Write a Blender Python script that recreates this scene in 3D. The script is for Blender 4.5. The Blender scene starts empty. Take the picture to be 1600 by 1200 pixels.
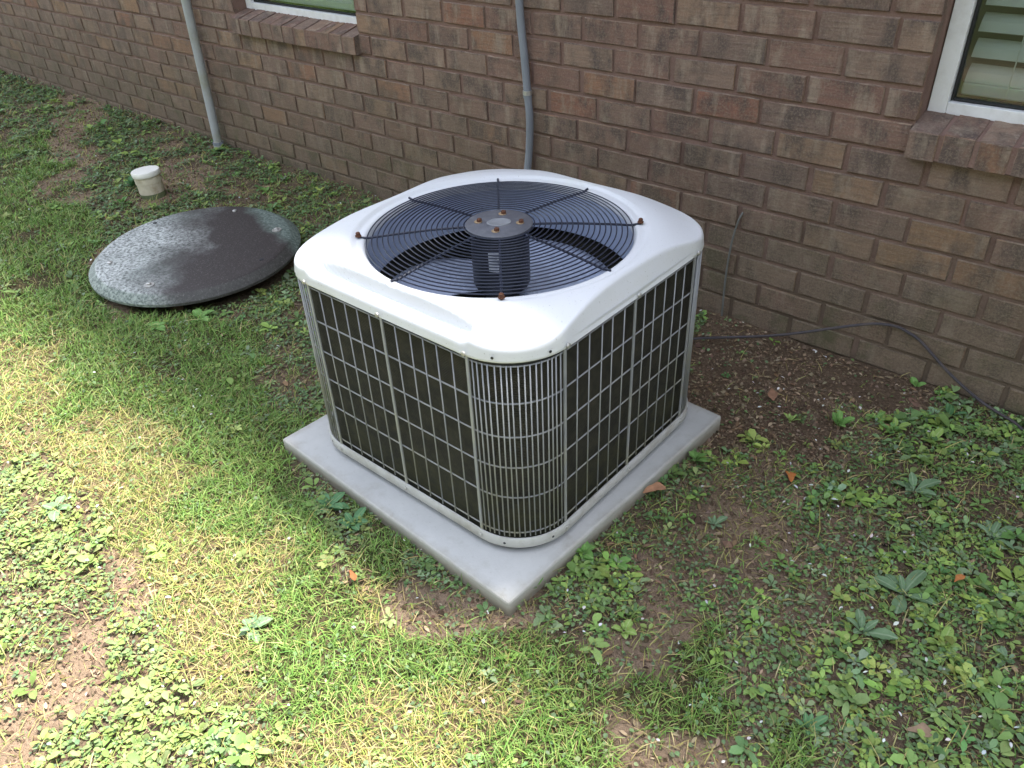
import bpy, math, random
import numpy as np
from mathutils import Vector, Matrix
R = math.radians
random.seed(7); rng = np.random.default_rng(11)
scene = bpy.context.scene
col = scene.collection

# ------------------------------------------------------------------ camera, sky, sun, exposure
YAW, PITCH, ROLL, FPX = -0.73993, 0.61156, -0.050666, 1231.59
CAM = Vector((0.2819, -2.1916, 1.4016))
_F = Vector((math.cos(PITCH)*math.sin(YAW), math.cos(PITCH)*math.cos(YAW), -math.sin(PITCH)))
_R = Vector((math.cos(YAW), -math.sin(YAW), 0)); _U = _R.cross(_F)
_R2 = math.cos(ROLL)*_R + math.sin(ROLL)*_U
_U2 = -math.sin(ROLL)*_R + math.cos(ROLL)*_U
cd = bpy.data.cameras.new('camera'); cam = bpy.data.objects.new('camera', cd); col.objects.link(cam)
cam.matrix_world = Matrix(((_R2.x, _U2.x, -_F.x, CAM.x), (_R2.y, _U2.y, -_F.y, CAM.y), (_R2.z, _U2.z, -_F.z, CAM.z), (0, 0, 0, 1)))
cd.sensor_width = 36; cd.lens = FPX/1600*36; cd.clip_start = 0.02; cd.clip_end = 500
scene.camera = cam

SUN_EL, SUN_AZ = 68.3, 4.0            # sun stands behind the house; azimuth from +Y towards +X
SUN_STRENGTH, SUN_ANGLE, SKY_STRENGTH, EXPOSURE = 2.8, 8.0, 0.15, 2.55
w = bpy.data.worlds.new('World'); scene.world = w; w.use_nodes = True
nt = w.node_tree; bg = nt.nodes['Background']
sky = nt.nodes.new('ShaderNodeTexSky'); sky.sky_type = 'NISHITA'; sky.sun_disc = False
sky.sun_elevation = R(SUN_EL); sky.sun_rotation = R(SUN_AZ); sky.dust_density = 0.8; sky.air_density = 1.0; sky.ozone_density = 1.0
hs = nt.nodes.new('ShaderNodeHueSaturation'); hs.inputs['Saturation'].default_value = 0.40   # hazy, milky sky
nt.links.new(sky.outputs[0], hs.inputs['Color']); nt.links.new(hs.outputs[0], bg.inputs['Color'])
bg.inputs['Strength'].default_value = SKY_STRENGTH
sl = bpy.data.lights.new('sun', 'SUN'); sl.energy = SUN_STRENGTH; sl.angle = R(SUN_ANGLE); sl.color = (1, .95, .86)
so = bpy.data.objects.new('sun', sl); col.objects.link(so)
sd = Vector((math.sin(R(SUN_AZ))*math.cos(R(SUN_EL)), math.cos(R(SUN_AZ))*math.cos(R(SUN_EL)), math.sin(R(SUN_EL))))
so.rotation_euler = (-sd).to_track_quat('-Z', 'Y').to_euler(); so.location = (0, 6, 12)
vs = scene.view_settings; vs.view_transform = 'Standard'; vs.look = 'None'; vs.gamma = 1; vs.exposure = EXPOSURE; vs.use_curve_mapping = False
scene.render.engine = 'CYCLES'; scene.cycles.use_denoising = True; scene.cycles.max_bounces = 5; scene.cycles.diffuse_bounces = 3; scene.cycles.glossy_bounces = 3

# ------------------------------------------------------------------ helpers
def ray(u, v): return _F + (u-800)/FPX*_R2 - (v-600)/FPX*_U2
def G(u, v, z=0.02):
    d = ray(u, v); t = (z-CAM.z)/d.z; return CAM + d*t
def Wl(u, v, y=0.0):
    d = ray(u, v); t = (y-CAM.y)/d.y; return CAM + d*t
def proj(P):
    d = np.asarray(P, float) - np.array(CAM); wz = d@np.array(_F); wz = np.where(wz < .05, .05, wz)
    return 800+FPX*(d@np.array(_R2))/wz, 600-FPX*(d@np.array(_U2))/wz
def sstep(a, b, x):
    t = np.clip((np.asarray(x, float)-a)/(b-a), 0, 1); return t*t*(3-2*t)
def vnoise(x, y, s, seed=0):
    """smooth value noise, numpy, 0..1"""
    x = np.asarray(x, float)*s; y = np.asarray(y, float)*s
    xi = np.floor(x).astype(int); yi = np.floor(y).astype(int); fx = x-xi; fy = y-yi
    fx = fx*fx*(3-2*fx); fy = fy*fy*(3-2*fy)
    def h(a, b):
        n = (a*374761393 + b*668265263 + seed*1442695041) & 0x7fffffff
        n = ((n ^ (n >> 13))*1274126177) & 0x7fffffff
        return ((n ^ (n >> 16)) & 0xffff)/65535.
    return (h(xi, yi)*(1-fx)+h(xi+1, yi)*fx)*(1-fy)+(h(xi, yi+1)*(1-fx)+h(xi+1, yi+1)*fx)*fy
def fbm(x, y, s, seed=0):
    return .55*vnoise(x, y, s, seed)+.3*vnoise(x, y, s*2.1, seed+5)+.15*vnoise(x, y, s*4.3, seed+9)

class MB:
    def __init__(s): s.v = []; s.f = []
    def add(s, vs, fs):
        o = len(s.v); s.v += [tuple(p) for p in vs]; s.f += [tuple(i+o for i in f) for f in fs]; return s
    def box(s, x0, x1, y0, y1, z0, z1):
        return s.add([(x0, y0, z0), (x1, y0, z0), (x1, y1, z0), (x0, y1, z0), (x0, y0, z1), (x1, y0, z1), (x1, y1, z1), (x0, y1, z1)],
                     [(0, 3, 2, 1), (4, 5, 6, 7), (0, 1, 5, 4), (1, 2, 6, 5), (2, 3, 7, 6), (3, 0, 4, 7)])
    def tube(s, pts, r, n=8, closed=False):
        pts = [Vector(p) for p in pts]; m = len(pts); rr = r if hasattr(r, '__len__') else [r]*m
        vs = []; prev = None
        for i, p in enumerate(pts):
            if closed: t = pts[(i+1) % m]-pts[i-1]
            else: t = pts[min(i+1, m-1)]-pts[max(i-1, 0)]
            t.normalize()
            if prev is None:
                a = Vector((0, 0, 1)) if abs(t.z) < .9 else Vector((1, 0, 0)); e = t.cross(a).normalized()
            else: e = (prev-t*prev.dot(t)).normalized()
            prev = e; b = t.cross(e)
            for k in range(n):
                th = 2*math.pi*k/n; vs.append(p+(e*math.cos(th)+b*math.sin(th))*rr[i])
        fs = []
        for i in range(m if closed else m-1):
            j = (i+1) % m
            for k in range(n): fs.append((i*n+k, i*n+(k+1) % n, j*n+(k+1) % n, j*n+k))
        if not closed: fs.append(tuple(range(n-1, -1, -1))); fs.append(tuple((m-1)*n+k for k in range(n)))
        return s.add(vs, fs)
    def lathe(s, prof, n=32, c=(0, 0, 0), cap0=True, cap1=True):
        vs = [(c[0]+r*math.cos(2*math.pi*k/n), c[1]+r*math.sin(2*math.pi*k/n), c[2]+z) for r, z in prof for k in range(n)]
        fs = [(i*n+k, i*n+(k+1) % n, (i+1)*n+(k+1) % n, (i+1)*n+k) for i in range(len(prof)-1) for k in range(n)]
        if cap0: fs.append(tuple(range(n-1, -1, -1)))
        if cap1: fs.append(tuple((len(prof)-1)*n+k for k in range(n)))
        return s.add(vs, fs)
    def mesh(s, name):
        me = bpy.data.meshes.new(name); me.from_pydata(s.v, [], s.f); me.update(); return me
    def build(s, name, m, parent=None, smooth=False, bevel=0, angle=40):
        return obj(name, s.mesh(name), m, parent, smooth, bevel, angle)
def obj(name, me, m, parent=None, smooth=False, bevel=0, angle=40):
    if m is not None and not me.materials: me.materials.append(m)
    if smooth:
        me.polygons.foreach_set('use_smooth', [True]*len(me.polygons))
        if angle < 180: me.set_sharp_from_angle(angle=R(angle))
    o = bpy.data.objects.new(name, me); col.objects.link(o); o.parent = parent
    if bevel:
        b = o.modifiers.new('bevel', 'BEVEL'); b.width = bevel; b.segments = 2; b.limit_method = 'ANGLE'; b.angle_limit = R(35)
    return o
def empty(name, loc=(0, 0, 0), rz=0):
    o = bpy.data.objects.new(name, None); col.objects.link(o); o.location = loc; o.rotation_euler.z = rz; o.empty_display_size = .1; return o
def T(o, label, cat, group=None):
    o['label'] = label; o['category'] = cat
    if group: o['group'] = group
    return o

# ---- materials
class NT:
    def __init__(s, name):
        s.m = bpy.data.materials.new(name); s.m.use_nodes = True; s.t = s.m.node_tree; s.b = s.t.nodes['Principled BSDF']
    def n(s, ty, **k):
        nd = s.t.nodes.new(ty)
        for a, v in k.items():
            if a.startswith('i_'): nd.inputs[a[2:].replace('_', ' ')].default_value = v
            else: setattr(nd, a, v)
        return nd
    def l(s, a, b): s.t.links.new(a, b)
    def noise(s, vec, scale, detail=4, rough=.55, vscale=None):
        if vscale is not None:
            mp = s.n('ShaderNodeMapping'); mp.inputs['Scale'].default_value = vscale; s.l(vec, mp.inputs['Vector']); vec = mp.outputs[0]
        nd = s.n('ShaderNodeTexNoise'); nd.inputs['Scale'].default_value = scale; nd.inputs['Detail'].default_value = detail
        nd.inputs['Roughness'].default_value = rough; s.l(vec, nd.inputs['Vector']); return nd.outputs['Fac']
    def ramp(s, fac, stops, interp='LINEAR'):
        nd = s.n('ShaderNodeValToRGB'); nd.color_ramp.interpolation = interp; e = nd.color_ramp.elements
        while len(e) < len(stops): e.new(.5)
        for i, (p, c) in enumerate(stops): e[i].position = p; e[i].color = (*c, 1) if len(c) == 3 else c
        s.l(fac, nd.inputs[0]); return nd.outputs[0]
    def mr(s, v, a, b, c=0., d=1.):
        nd = s.n('ShaderNodeMapRange'); s.l(v, nd.inputs[0])
        for i, x in enumerate((a, b, c, d)): nd.inputs[i+1].default_value = x
        return nd.outputs[0]
    def mix(s, fac, a, b, mode='MIX'):
        nd = s.n('ShaderNodeMix', data_type='RGBA', blend_type=mode)
        for sock, v in ((nd.inputs[0], fac), (nd.inputs[6], a), (nd.inputs[7], b)):
            if isinstance(v, (int, float)): sock.default_value = v
            elif isinstance(v, tuple): sock.default_value = (*v, 1)
            else: s.l(v, sock)
        return nd.outputs[2]
    def math(s, op, a, b=0.):
        nd = s.n('ShaderNodeMath', operation=op)
        for sock, v in ((nd.inputs[0], a), (nd.inputs[1], b)):
            if isinstance(v, (int, float)): sock.default_value = v
            else: s.l(v, sock)
        return nd.outputs[0]
    def bump(s, h, strength=.5, dist=.002, prev=None):
        nd = s.n('ShaderNodeBump'); nd.inputs['Strength'].default_value = strength; nd.inputs['Distance'].default_value = dist
        s.l(h, nd.inputs['Height'])
        if prev is not None: s.l(prev, nd.inputs['Normal'])
        return nd.outputs[0]
    def out(s, color, rough=.8, normal=None, metal=0, spec=.5):
        for k, v in (('Base Color', color), ('Roughness', rough), ('Metallic', metal), ('Specular IOR Level', spec)):
            if isinstance(v, tuple): s.b.inputs[k].default_value = (*v, 1)
            elif isinstance(v, (int, float)): s.b.inputs[k].default_value = v
            else: s.l(v, s.b.inputs[k])
        if normal is not None: s.l(normal, s.b.inputs['Normal'])
        return s.m
    @property
    def pos(s): return s.n('ShaderNodeNewGeometry').outputs['Position']
    @property
    def oc(s): return s.n('ShaderNodeTexCoord').outputs['Object']
    def sep(s, v): 
        nd = s.n('ShaderNodeSeparateXYZ'); s.l(v, nd.inputs[0]); return nd.outputs
M = {}
def mat_brick():
    t = NT('brick_fired_clay'); P = t.pos
    oi = t.n('ShaderNodeObjectInfo').outputs['Random']; ri = t.n('ShaderNodeNewGeometry').outputs['Random Per Island']
    rnd = t.math('FRACT', t.math('ADD', oi, ri)); rnd2 = t.math('FRACT', t.math('MULTIPLY', rnd, 17.37)); rnd3 = t.math('FRACT', t.math('MULTIPLY', rnd, 71.9))
    off = t.n('ShaderNodeVectorMath', operation='MULTIPLY_ADD')
    cmb = t.n('ShaderNodeCombineXYZ'); t.l(rnd, cmb.inputs[0]); t.l(rnd2, cmb.inputs[1]); t.l(rnd3, cmb.inputs[2])
    t.l(cmb.outputs[0], off.inputs[0]); off.inputs[1].default_value = (9, 9, 9); t.l(P, off.inputs[2]); Q = off.outputs[0]
    base = t.ramp(rnd, [(0, (.225, .122, .097)), (.25, (.25, .155, .122)), (.5, (.205, .138, .115)), (.8, (.285, .19, .143)), (.95, (.30, .175, .105)), (1, (.275, .125, .088))])
    blot = t.noise(Q, 13, 5, .62, (1, 1, .6))
    c = t.mix(t.mr(blot, .46, .62, 0, .85), base, (.098, .074, .066))
    str_ = t.noise(Q, 20, 6, .68, (1, 1, .3))
    c = t.mix(t.mr(str_, .52, .66, 0, .7), c, (.37, .29, .225))
    hor = t.noise(Q, 42, 6, .75, (.3, 1, 2.2))
    c = t.mix(t.mr(hor, .42, .68, 0, .45), c, (.105, .08, .072))
    sp = t.noise(P, 170, 6, .8)
    c = t.mix(t.mr(sp, .48, .68, 0, .62), c, (.33, .26, .20))
    sp2 = t.noise(Q, 260, 5, .8)
    c = t.mix(t.mr(sp2, .55, .70, 0, .62), c, (.075, .058, .052))
    # algae and splash staining low down, ragged
    z = t.sep(P)[2]; an = t.noise(P, 5, 5, .65)
    lo = t.math('ADD', z, t.math('MULTIPLY', t.math('SUBTRACT', an, .5), .9))
    c = t.mix(t.mr(lo, .74, .16, 0, .68), c, t.mix(t.mr(sp, .4, .62), (.098, .076, .05), (.175, .138, .092)))
    al = t.noise(P, 7, 6, .7); gm = t.math('MULTIPLY', t.mr(al, .50, .66), t.mr(z, .42, .05))
    c = t.mix(t.math('MULTIPLY', gm, .75), c, (.07, .075, .035))
    h = t.math('ADD', t.math('MULTIPLY', hor, .7), t.math('MULTIPLY', sp, .5))
    nrm = t.bump(h, 1., .006)
    return t.out(c, .92, nrm, spec=.25)
def mat_mortar():
    t = NT('mortar_red_brown'); P = t.pos
    n1 = t.noise(P, 9, 5, .6); n2 = t.noise(P, 260, 4, .7)
    c = t.ramp(n1, [(.3, (.16, .092, .076)), (.7, (.235, .145, .122))])
    c = t.mix(t.mr(n2, .35, .75, 0, .5), c, (.30, .22, .18))
    z = t.sep(P)[2]; lo = t.math('ADD', z, t.math('MULTIPLY', t.math('SUBTRACT', n1, .5), .8))
    c = t.mix(t.mr(lo, .6, .08, 0, .75), c, (.105, .085, .058))
    return t.out(c, .95, t.bump(n2, .9, .004), spec=.2)
def mat_plain(name, color, rough=.5, metal=0, var=.12, scale=30, bump=0., spec=.5, dirt=None, dirtamt=.4, dscale=8):
    t = NT(name); P = t.oc
    n = t.noise(P, scale, 4, .6)
    c = t.mix(t.mr(n, .3, .7, 0, 1), tuple(x*(1-var) for x in color), tuple(min(1, x*(1+var)) for x in color))
    if dirt:
        d = t.noise(P, dscale, 6, .65); c = t.mix(t.mr(d, .48, .75, 0, dirtamt), c, dirt)
    nr = t.bump(n, bump, .002) if bump else None
    rr = t.mr(n, .3, .7, max(0, rough-.08), min(1, rough+.08))
    return t.out(c, rr, nr, metal, spec)
def mat_vcol(name, rough=.6, trans=.25, spec=.3):
    """leaf material: colour from the per-leaf attribute, thin translucency"""
    t = NT(name); a = t.n('ShaderNodeVertexColor', layer_name='tint').outputs[0]
    n = t.noise(t.pos, 240, 3, .6)
    c = t.mix(t.mr(n, .3, .75, 0, .35), a, t.mix(.5, a, (.02, .03, .01)))
    t.out(c, rough, None, 0, spec)
    if trans:
        tr = t.n('ShaderNodeBsdfTranslucent'); t.l(c, tr.inputs[0])
        mx = t.n('ShaderNodeMixShader'); mx.inputs[0].default_value = trans
        t.l(t.b.outputs[0], mx.inputs[1]); t.l(tr.outputs[0], mx.inputs[2]); t.l(mx.outputs[0], t.t.nodes['Material Output'].inputs[0])
    return t.m
def mat_cover():
    t = NT('white_enamel_steel'); P = t.oc
    n = t.noise(P, 5, 6, .65); f = t.noise(P, 90, 3, .6); s = t.noise(P, 300, 2, .5)
    c = t.mix(t.mr(n, .5, .75, 0, .55), (.60, .608, .63), (.54, .55, .50))
    g = t.noise(P, 38, 6, .75); c = t.mix(t.mr(g, .60, .74, 0, .30), c, (.50, .49, .42))
    c = t.mix(t.mr(s, .68, .76, 0, .75), c, (.22, .20, .15))
    c = t.mix(t.mr(f, .66, .8, 0, .25), c, (.45, .44, .36))
    return t.out(c, t.mr(n, .3, .7, .3, .5), t.bump(f, .04, .002), 0, .5)
def mat_coil():
    t = NT('condenser_coil_fins'); P = t.oc; x, y, z = t.sep(P)
    wv = t.math('SINE', t.math('MULTIPLY', z, 2*math.pi/.0042)); n = t.noise(P, 26, 6, .7); n2 = t.noise(P, 500, 2, .6)
    c = t.mix(t.mr(n, .4, .7), (.020, .020, .017), (.062, .055, .038))
    c = t.mix(t.mr(wv, -.2, 1, 0, .6), c, (.085, .078, .058))
    c = t.mix(t.mr(t.math('MULTIPLY', t.mr(z, .35, .0), n), .25, .6, 0, .6), c, (.055, .058, .018))
    c = t.mix(t.mr(n2, .70, .80, 0, .7), c, (.22, .2, .16))
    h = t.math('ADD', t.math('MULTIPLY', wv, .5), n2)
    return t.out(c, .8, t.bump(h, .9, .003), 0, .25)
def mat_wire():
    t = NT('grey_coated_wire'); P = t.pos; z = t.sep(P)[2]; n = t.noise(P, 16, 5, .65)
    c = t.mix(t.mr(n, .35, .7), (.255, .26, .28), (.355, .36, .39))
    dm = t.math('MULTIPLY', t.mr(z, .52, .15, .1, 1), t.mr(n, .38, .62))
    c = t.mix(t.math('MULTIPLY', dm, .75), c, (.24, .225, .14))
    return t.out(c, .45, None, 0, .4)
def mat_lid():
    t = NT('weathered_fibreglass_lid'); P = t.oc; x, y, z = t.sep(P)
    n = t.noise(P, 4.5, 5, .6); st = t.noise(P, 95, 5, .7, (.8, .9, 1)); st2 = t.noise(P, 170, 3, .7); g = t.noise(P, 3.2, 4, .6)
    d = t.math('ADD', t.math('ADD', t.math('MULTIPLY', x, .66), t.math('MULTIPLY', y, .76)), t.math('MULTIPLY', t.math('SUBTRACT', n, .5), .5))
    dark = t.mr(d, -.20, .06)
    pale = t.mix(t.mr(st, .36, .60), (.065, .068, .064), (.50, .52, .50)); pale = t.mix(t.mr(g, .45, .7, 0, .8), pale, (.095, .115, .103))
    pale = t.mix(t.mr(st2, .5, .8, 0, .6), pale, (.1, .11, .10))
    dk = t.mix(t.mr(st2, .58, .75), (.034, .027, .026), (.15, .135, .125)); dk = t.mix(t.mr(st, .6, .72, 0, .7), dk, (.12, .11, .11))
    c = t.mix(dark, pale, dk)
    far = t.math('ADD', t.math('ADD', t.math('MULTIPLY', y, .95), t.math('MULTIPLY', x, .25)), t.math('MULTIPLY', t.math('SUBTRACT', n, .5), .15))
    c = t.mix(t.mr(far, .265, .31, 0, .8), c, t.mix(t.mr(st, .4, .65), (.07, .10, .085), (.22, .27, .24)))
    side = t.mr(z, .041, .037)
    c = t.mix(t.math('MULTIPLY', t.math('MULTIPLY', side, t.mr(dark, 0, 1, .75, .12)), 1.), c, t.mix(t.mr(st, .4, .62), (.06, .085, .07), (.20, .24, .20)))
    return t.out(c, .62, t.bump(st, .5, .003), 0, .4)
def mat_soil():
    t = NT('bare_soil'); P = t.pos; a = t.n('ShaderNodeVertexColor', layer_name='tint').outputs[0]
    n1 = t.noise(P, 18, 6, .65); n2 = t.noise(P, 120, 5, .7); n3 = t.noise(P, 500, 3, .7)
    c = t.mix(t.mr(n1, .35, .7, 0, .65), a, t.mix(.55, a, (.06, .04, .025)))
    c = t.mix(t.mr(n2, .5, .72, 0, .55), c, (.30, .215, .14))
    c = t.mix(t.mr(n2, .46, .30, 0, .6), c, (.04, .028, .018))
    c = t.mix(t.mr(n3, .58, .75, 0, .5), c, (.34, .27, .19))
    h = t.math('ADD', n2, t.math('MULTIPLY', n3, .5))
    return t.out(c, .97, t.bump(h, 1., .012), 0, .15)
def mat_glass():
    t = NT('window_glass'); t.t.nodes.remove(t.b)
    lw = t.n('ShaderNodeLayerWeight'); lw.inputs[0].default_value = .5; sch = t.math('POWER', lw.outputs['Facing'], 5.)   # Schlick, the same from both sides
    gl = t.n('ShaderNodeBsdfGlossy'); gl.inputs['Roughness'].default_value = .03; gl.inputs['Color'].default_value = (.95, 1, .97, 1)
    tr = t.n('ShaderNodeBsdfTransparent'); tr.inputs[0].default_value = (.88, .92, .89, 1)
    mx = t.n('ShaderNodeMixShader'); t.l(t.mr(sch, 0, 1, .045, .8), mx.inputs[0]); t.l(tr.outputs[0], mx.inputs[1]); t.l(gl.outputs[0], mx.inputs[2])
    t.l(mx.outputs[0], t.t.nodes['Material Output'].inputs[0]); return t.m
def mat_leafbig(name, c1, c2, vein):
    t = NT(name); P = t.oc; x, y, z = t.sep(P)
    n = t.noise(P, 90, 4, .6)
    c = t.mix(t.mr(n, .35, .7), c1, c2)
    mid = t.math('ABSOLUTE', y); c = t.mix(t.mr(mid, .0022, .0006, 0, .75), c, vein)
    t.out(c, .6, t.bump(n, .5, .003), 0, .3)
    tr = t.n('ShaderNodeBsdfTranslucent'); t.l(c, tr.inputs[0]); mx = t.n('ShaderNodeMixShader'); mx.inputs[0].default_value = .22
    t.l(t.b.outputs[0], mx.inputs[1]); t.l(tr.outputs[0], mx.inputs[2]); t.l(mx.outputs[0], t.t.nodes['Material Output'].inputs[0]); return t.m
def mat_pad():
    t = NT('pale_pad_composite'); P = t.oc; x, y, z = t.sep(P); n = t.noise(P, 6, 6, .7); f = t.noise(P, 160, 4, .7); g = t.noise(P, 22, 5, .7)
    c = t.mix(t.mr(n, .3, .7), (.40, .398, .39), (.47, .468, .455)); c = t.mix(t.mr(g, .55, .75, 0, .35), c, (.30, .285, .25)); c = t.mix(t.mr(f, .62, .74, 0, .5), c, (.25, .235, .21))
    e = t.math('MAXIMUM', t.math('ABSOLUTE', x), t.math('ABSOLUTE', y)); em = t.math('ADD', e, t.math('MULTIPLY', t.math('SUBTRACT', g, .5), .06))
    c = t.mix(t.mr(em, .405, .432, 0, .4), c, (.26, .225, .165))
    lo = t.math('ADD', z, t.math('MULTIPLY', t.math('SUBTRACT', g, .5), .04)); c = t.mix(t.mr(lo, .05, .03, 0, .75), c, (.20, .165, .115))
    return t.out(c, .85, t.bump(f, .25, .002), 0, .3)
M['brick'] = mat_brick(); M['mortar'] = mat_mortar(); M['cover'] = mat_cover(); M['coil'] = mat_coil(); M['wire'] = mat_wire()
M['lid'] = mat_lid(); M['soil'] = mat_soil(); M['glass'] = mat_glass(); M['leaf'] = mat_vcol('leaf_green', .55, .25); M['litter'] = mat_vcol('dry_litter', .9, .0, .1)
M['concrete'] = mat_pad()
M['vinyl'] = mat_plain('white_vinyl', (.72, .72, .74), .45, 0, .05, 20, 0, .4, (.45, .43, .40), .35, 22)
M['slat'] = mat_plain('blind_slat', (.33, .34, .335), .55, 0, .05, 12)
M['dark'] = mat_plain('dark_interior', (.02, .02, .02), .9)
M['black'] = mat_plain('black_coated_steel', (.019, .023, .042), .4, 0, .15, 60, 0, .5)
M['hub'] = mat_plain('dark_grey_plate', (.085, .088, .105), .55, 0, .15, 80, .1, .4, (.20, .20, .21), .35, 60)
M['emblem'] = mat_plain('worn_grey_badge', (.22, .23, .25), .45, .2, .1, 90, .1)
M['rust'] = mat_plain('rusty_bolt', (.105, .045, .026), .85, .1, .35, 200, .5, .3)
M['rustring'] = mat_plain('tan_fibre_washer', (.27, .19, .11), .85, 0, .25, 120)
M['shroud'] = mat_plain('grey_orifice_wall', (.35, .40, .53), .42, 0, .08, 10)
M['blade'] = mat_plain('grey_fan_blade', (.39, .44, .57), .28, .15, .08, 10, 0, .5, (.10, .10, .11), .5, 10)
M['motor'] = mat_plain('black_motor_shell', (.018, .019, .024), .5, 0, .15, 20)
M['sticker'] = mat_plain('white_paper_label', (.55, .56, .58), .6)
M['ink'] = mat_plain('printed_ink', (.05, .05, .06), .7)
M['basering'] = mat_plain('painted_base_rail', (.43, .42, .41), .5, 0, .06, 14, 0, .4, (.20, .17, .11), .55, 16)
M['zinc'] = mat_plain('zinc_screw', (.45, .44, .42), .4, .6, .1, 80)
M['pvcgrey'] = mat_plain('grey_conduit', (.20, .215, .25), .5, 0, .06, 10, 0, .4)
M['pvclight'] = mat_plain('weathered_grey_pipe', (.34, .35, .36), .6, 0, .08, 10, 0, .3, (.22, .21, .08), .7, 6)
M['pvcwhite'] = mat_plain('white_pvc', (.74, .72, .66), .5, 0, .04, 20, 0, .4)
M['pvcdirty'] = mat_plain('mud_stained_pvc', (.52, .47, .36), .65, 0, .12, 18, 0, .3, (.26, .19, .10), .85, 25)
M['pvcmoss'] = mat_plain('algae_stained_pvc', (.14, .17, .085), .8, 0, .2, 25, 0, .3, (.09, .08, .04), .6, 20)
M['cable'] = mat_plain('black_cable', (.042, .036, .042), .5, 0, .2, 20, 0, .4, (.12, .09, .07), .5, 18)
M['thinwire'] = mat_plain('dull_grey_wire', (.12, .12, .11), .7)
M['shingle'] = mat_plain('roof_shingle', (.09, .08, .075), .95); M['soffit'] = mat_plain('white_soffit', (.62, .62, .6), .7)

# ------------------------------------------------------------------ ground
def gz(x, y):
    x = np.asarray(x, float); y = np.asarray(y, float)
    b = .016 + .038*sstep(-1.6, -4.2, x)
    near = sstep(-9., -8., x)*sstep(3., 2., x)*sstep(-5., -4.2, y)
    n = (fbm(x, y, 3.2, 3)-.5)*.030 + (fbm(x, y, 14., 7)-.5)*.014
    # keep the soil below pad, lid and unit; a little hollow around the lid
    dpad = np.maximum(np.abs(x+.895), np.abs(y+.952))-.43
    n = n*sstep(-.02, .10, dpad)
    dl = np.hypot(x+2.585, y+.865); n = n*(.3+.7*sstep(.40, .55, dl)) - .012*sstep(.50, .40, dl)
    wall = .012*sstep(-.12, 0., y)
    return b + n*near + wall*near
ZONES = """
cccccccccccccccmmmmm
ccccccccccccccmmmmmm
cscccccccccccmmmmmmm
gscscccccccccmmmmmmm
ggcccccccccccmmmmmmm
ggsccccsccccmmmmmmmm
gggggccscccccmmmmmmm
yggggcccccccmmmmmmmm
yyygggggccccmmmmdwww
wyyyggcccccccdddwwww
wwyyygwgccccwwsddwww
wwsyyggyssswsddddwww
wswyygggggggsgddwwww
sswwyggyyyggggddwwww
swwwwyyyyyggssdgdwww
"""
_Z = [r for r in ZONES.strip('\n').split('\n')]
def zone(x, y):
    """letters of the vegetation patches, looked up with a noisy border"""
    P = np.stack([x, y, np.full(len(x), .02)], 1); u, v = proj(P)
    j = 55.
    u = u+(vnoise(x, y, 6, 21)-.5)*2*j+(vnoise(x, y, 17, 22)-.5)*j; v = v+(vnoise(x, y, 6, 31)-.5)*1.6*j+(vnoise(x, y, 17, 32)-.5)*.8*j
    ci = np.clip((u/80).astype(int), 0, 19); ri = np.clip((v/80).astype(int), 1, 14)
    A = np.array([list(r) for r in _Z]); z = A[ri, ci]; return z
def axis(lo, hi, a, b, step, n):
    core = np.arange(a, b+step/2, step); k = np.linspace(0, 1, n+1)[1:]
    return np.concatenate([(a-(a-lo)*k**2.2)[::-1], core, b+(hi-b)*k**2.2])
def make_ground():
    xs = axis(-120, 120, -8.2, 1.6, .03, 14); ys = axis(-120, 60, -4.2, .15, .03, 14)
    X, Y = np.meshgrid(xs, ys); Z = gz(X, Y); nx, ny = len(xs), len(ys)
    V = np.stack([X, Y, Z], -1).reshape(-1, 3)
    i = np.arange(nx*ny).reshape(ny, nx); F = np.stack([i[:-1, :-1], i[:-1, 1:], i[1:, 1:], i[1:, :-1]], -1).reshape(-1, 4)
    me = bpy.data.meshes.new('ground'); me.from_pydata(V.tolist(), [], F.tolist()); me.update()
    z = zone(V[:, 0], V[:, 1]); colr = np.zeros((len(V), 4)); colr[:, 3] = 1
    base = {'g': (.085, .075, .035), 'y': (.22, .17, .095), 'c': (.17, .125, .085), 'w': (.17, .125, .085), 's': (.35, .25, .175), 'm': (.145, .098, .066), 'd': (.27, .19, .135), '.': (.11, .08, .05)}
    for k, c in base.items(): colr[z == k, :3] = c
    lawn = sstep(-3.2, -4.2, V[:, 1]); colr[:, :3] = colr[:, :3]*(1-lawn[:, None])+np.array([.06, .08, .028])*lawn[:, None]
    at = me.color_attributes.new('tint', 'FLOAT_COLOR', 'POINT'); at.data.foreach_set('color', colr.ravel())
    o = obj('ground', me, M['soil'], None, True, angle=180); o['kind'] = 'structure'; return o
make_ground()

# ------------------------------------------------------------------ house
HX0, HX1, ROWH = -9.2, 2.8, .0813
def rowz(k): return 1.0342-ROWH*k
OFF = {1: (-.3705, .2103), 2: (-.4916, .2113), 3: (-.3673, .2111), 4: (-.4908, .2120), 5: (-.2263, .2090), 6: (-.3170, .2076), 7: (-.2359, .2057),
       8: (-.1008, .2073), 9: (-.2102, .2067), 10: (-.0892, .2072), 11: (-.0026, .2066), 12: (.1231, .2093)}
OPEN = [(-3.372, -2.472), (-.283, .617)]           # window openings, x ranges
SILL_BOTTOM, SILL_TOP, HEAD = .6685, .752, 2.12
house = empty('brick_house', (-3.2, 0, 0))
hp = Matrix.Translation((3.2, 0, 0))
def hchild(o): o.matrix_parent_inverse = Matrix.Translation((3.2, 0, 0)); return o
T(house, 'brown brick house wall with two white framed windows behind the air conditioner', 'house')
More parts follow.
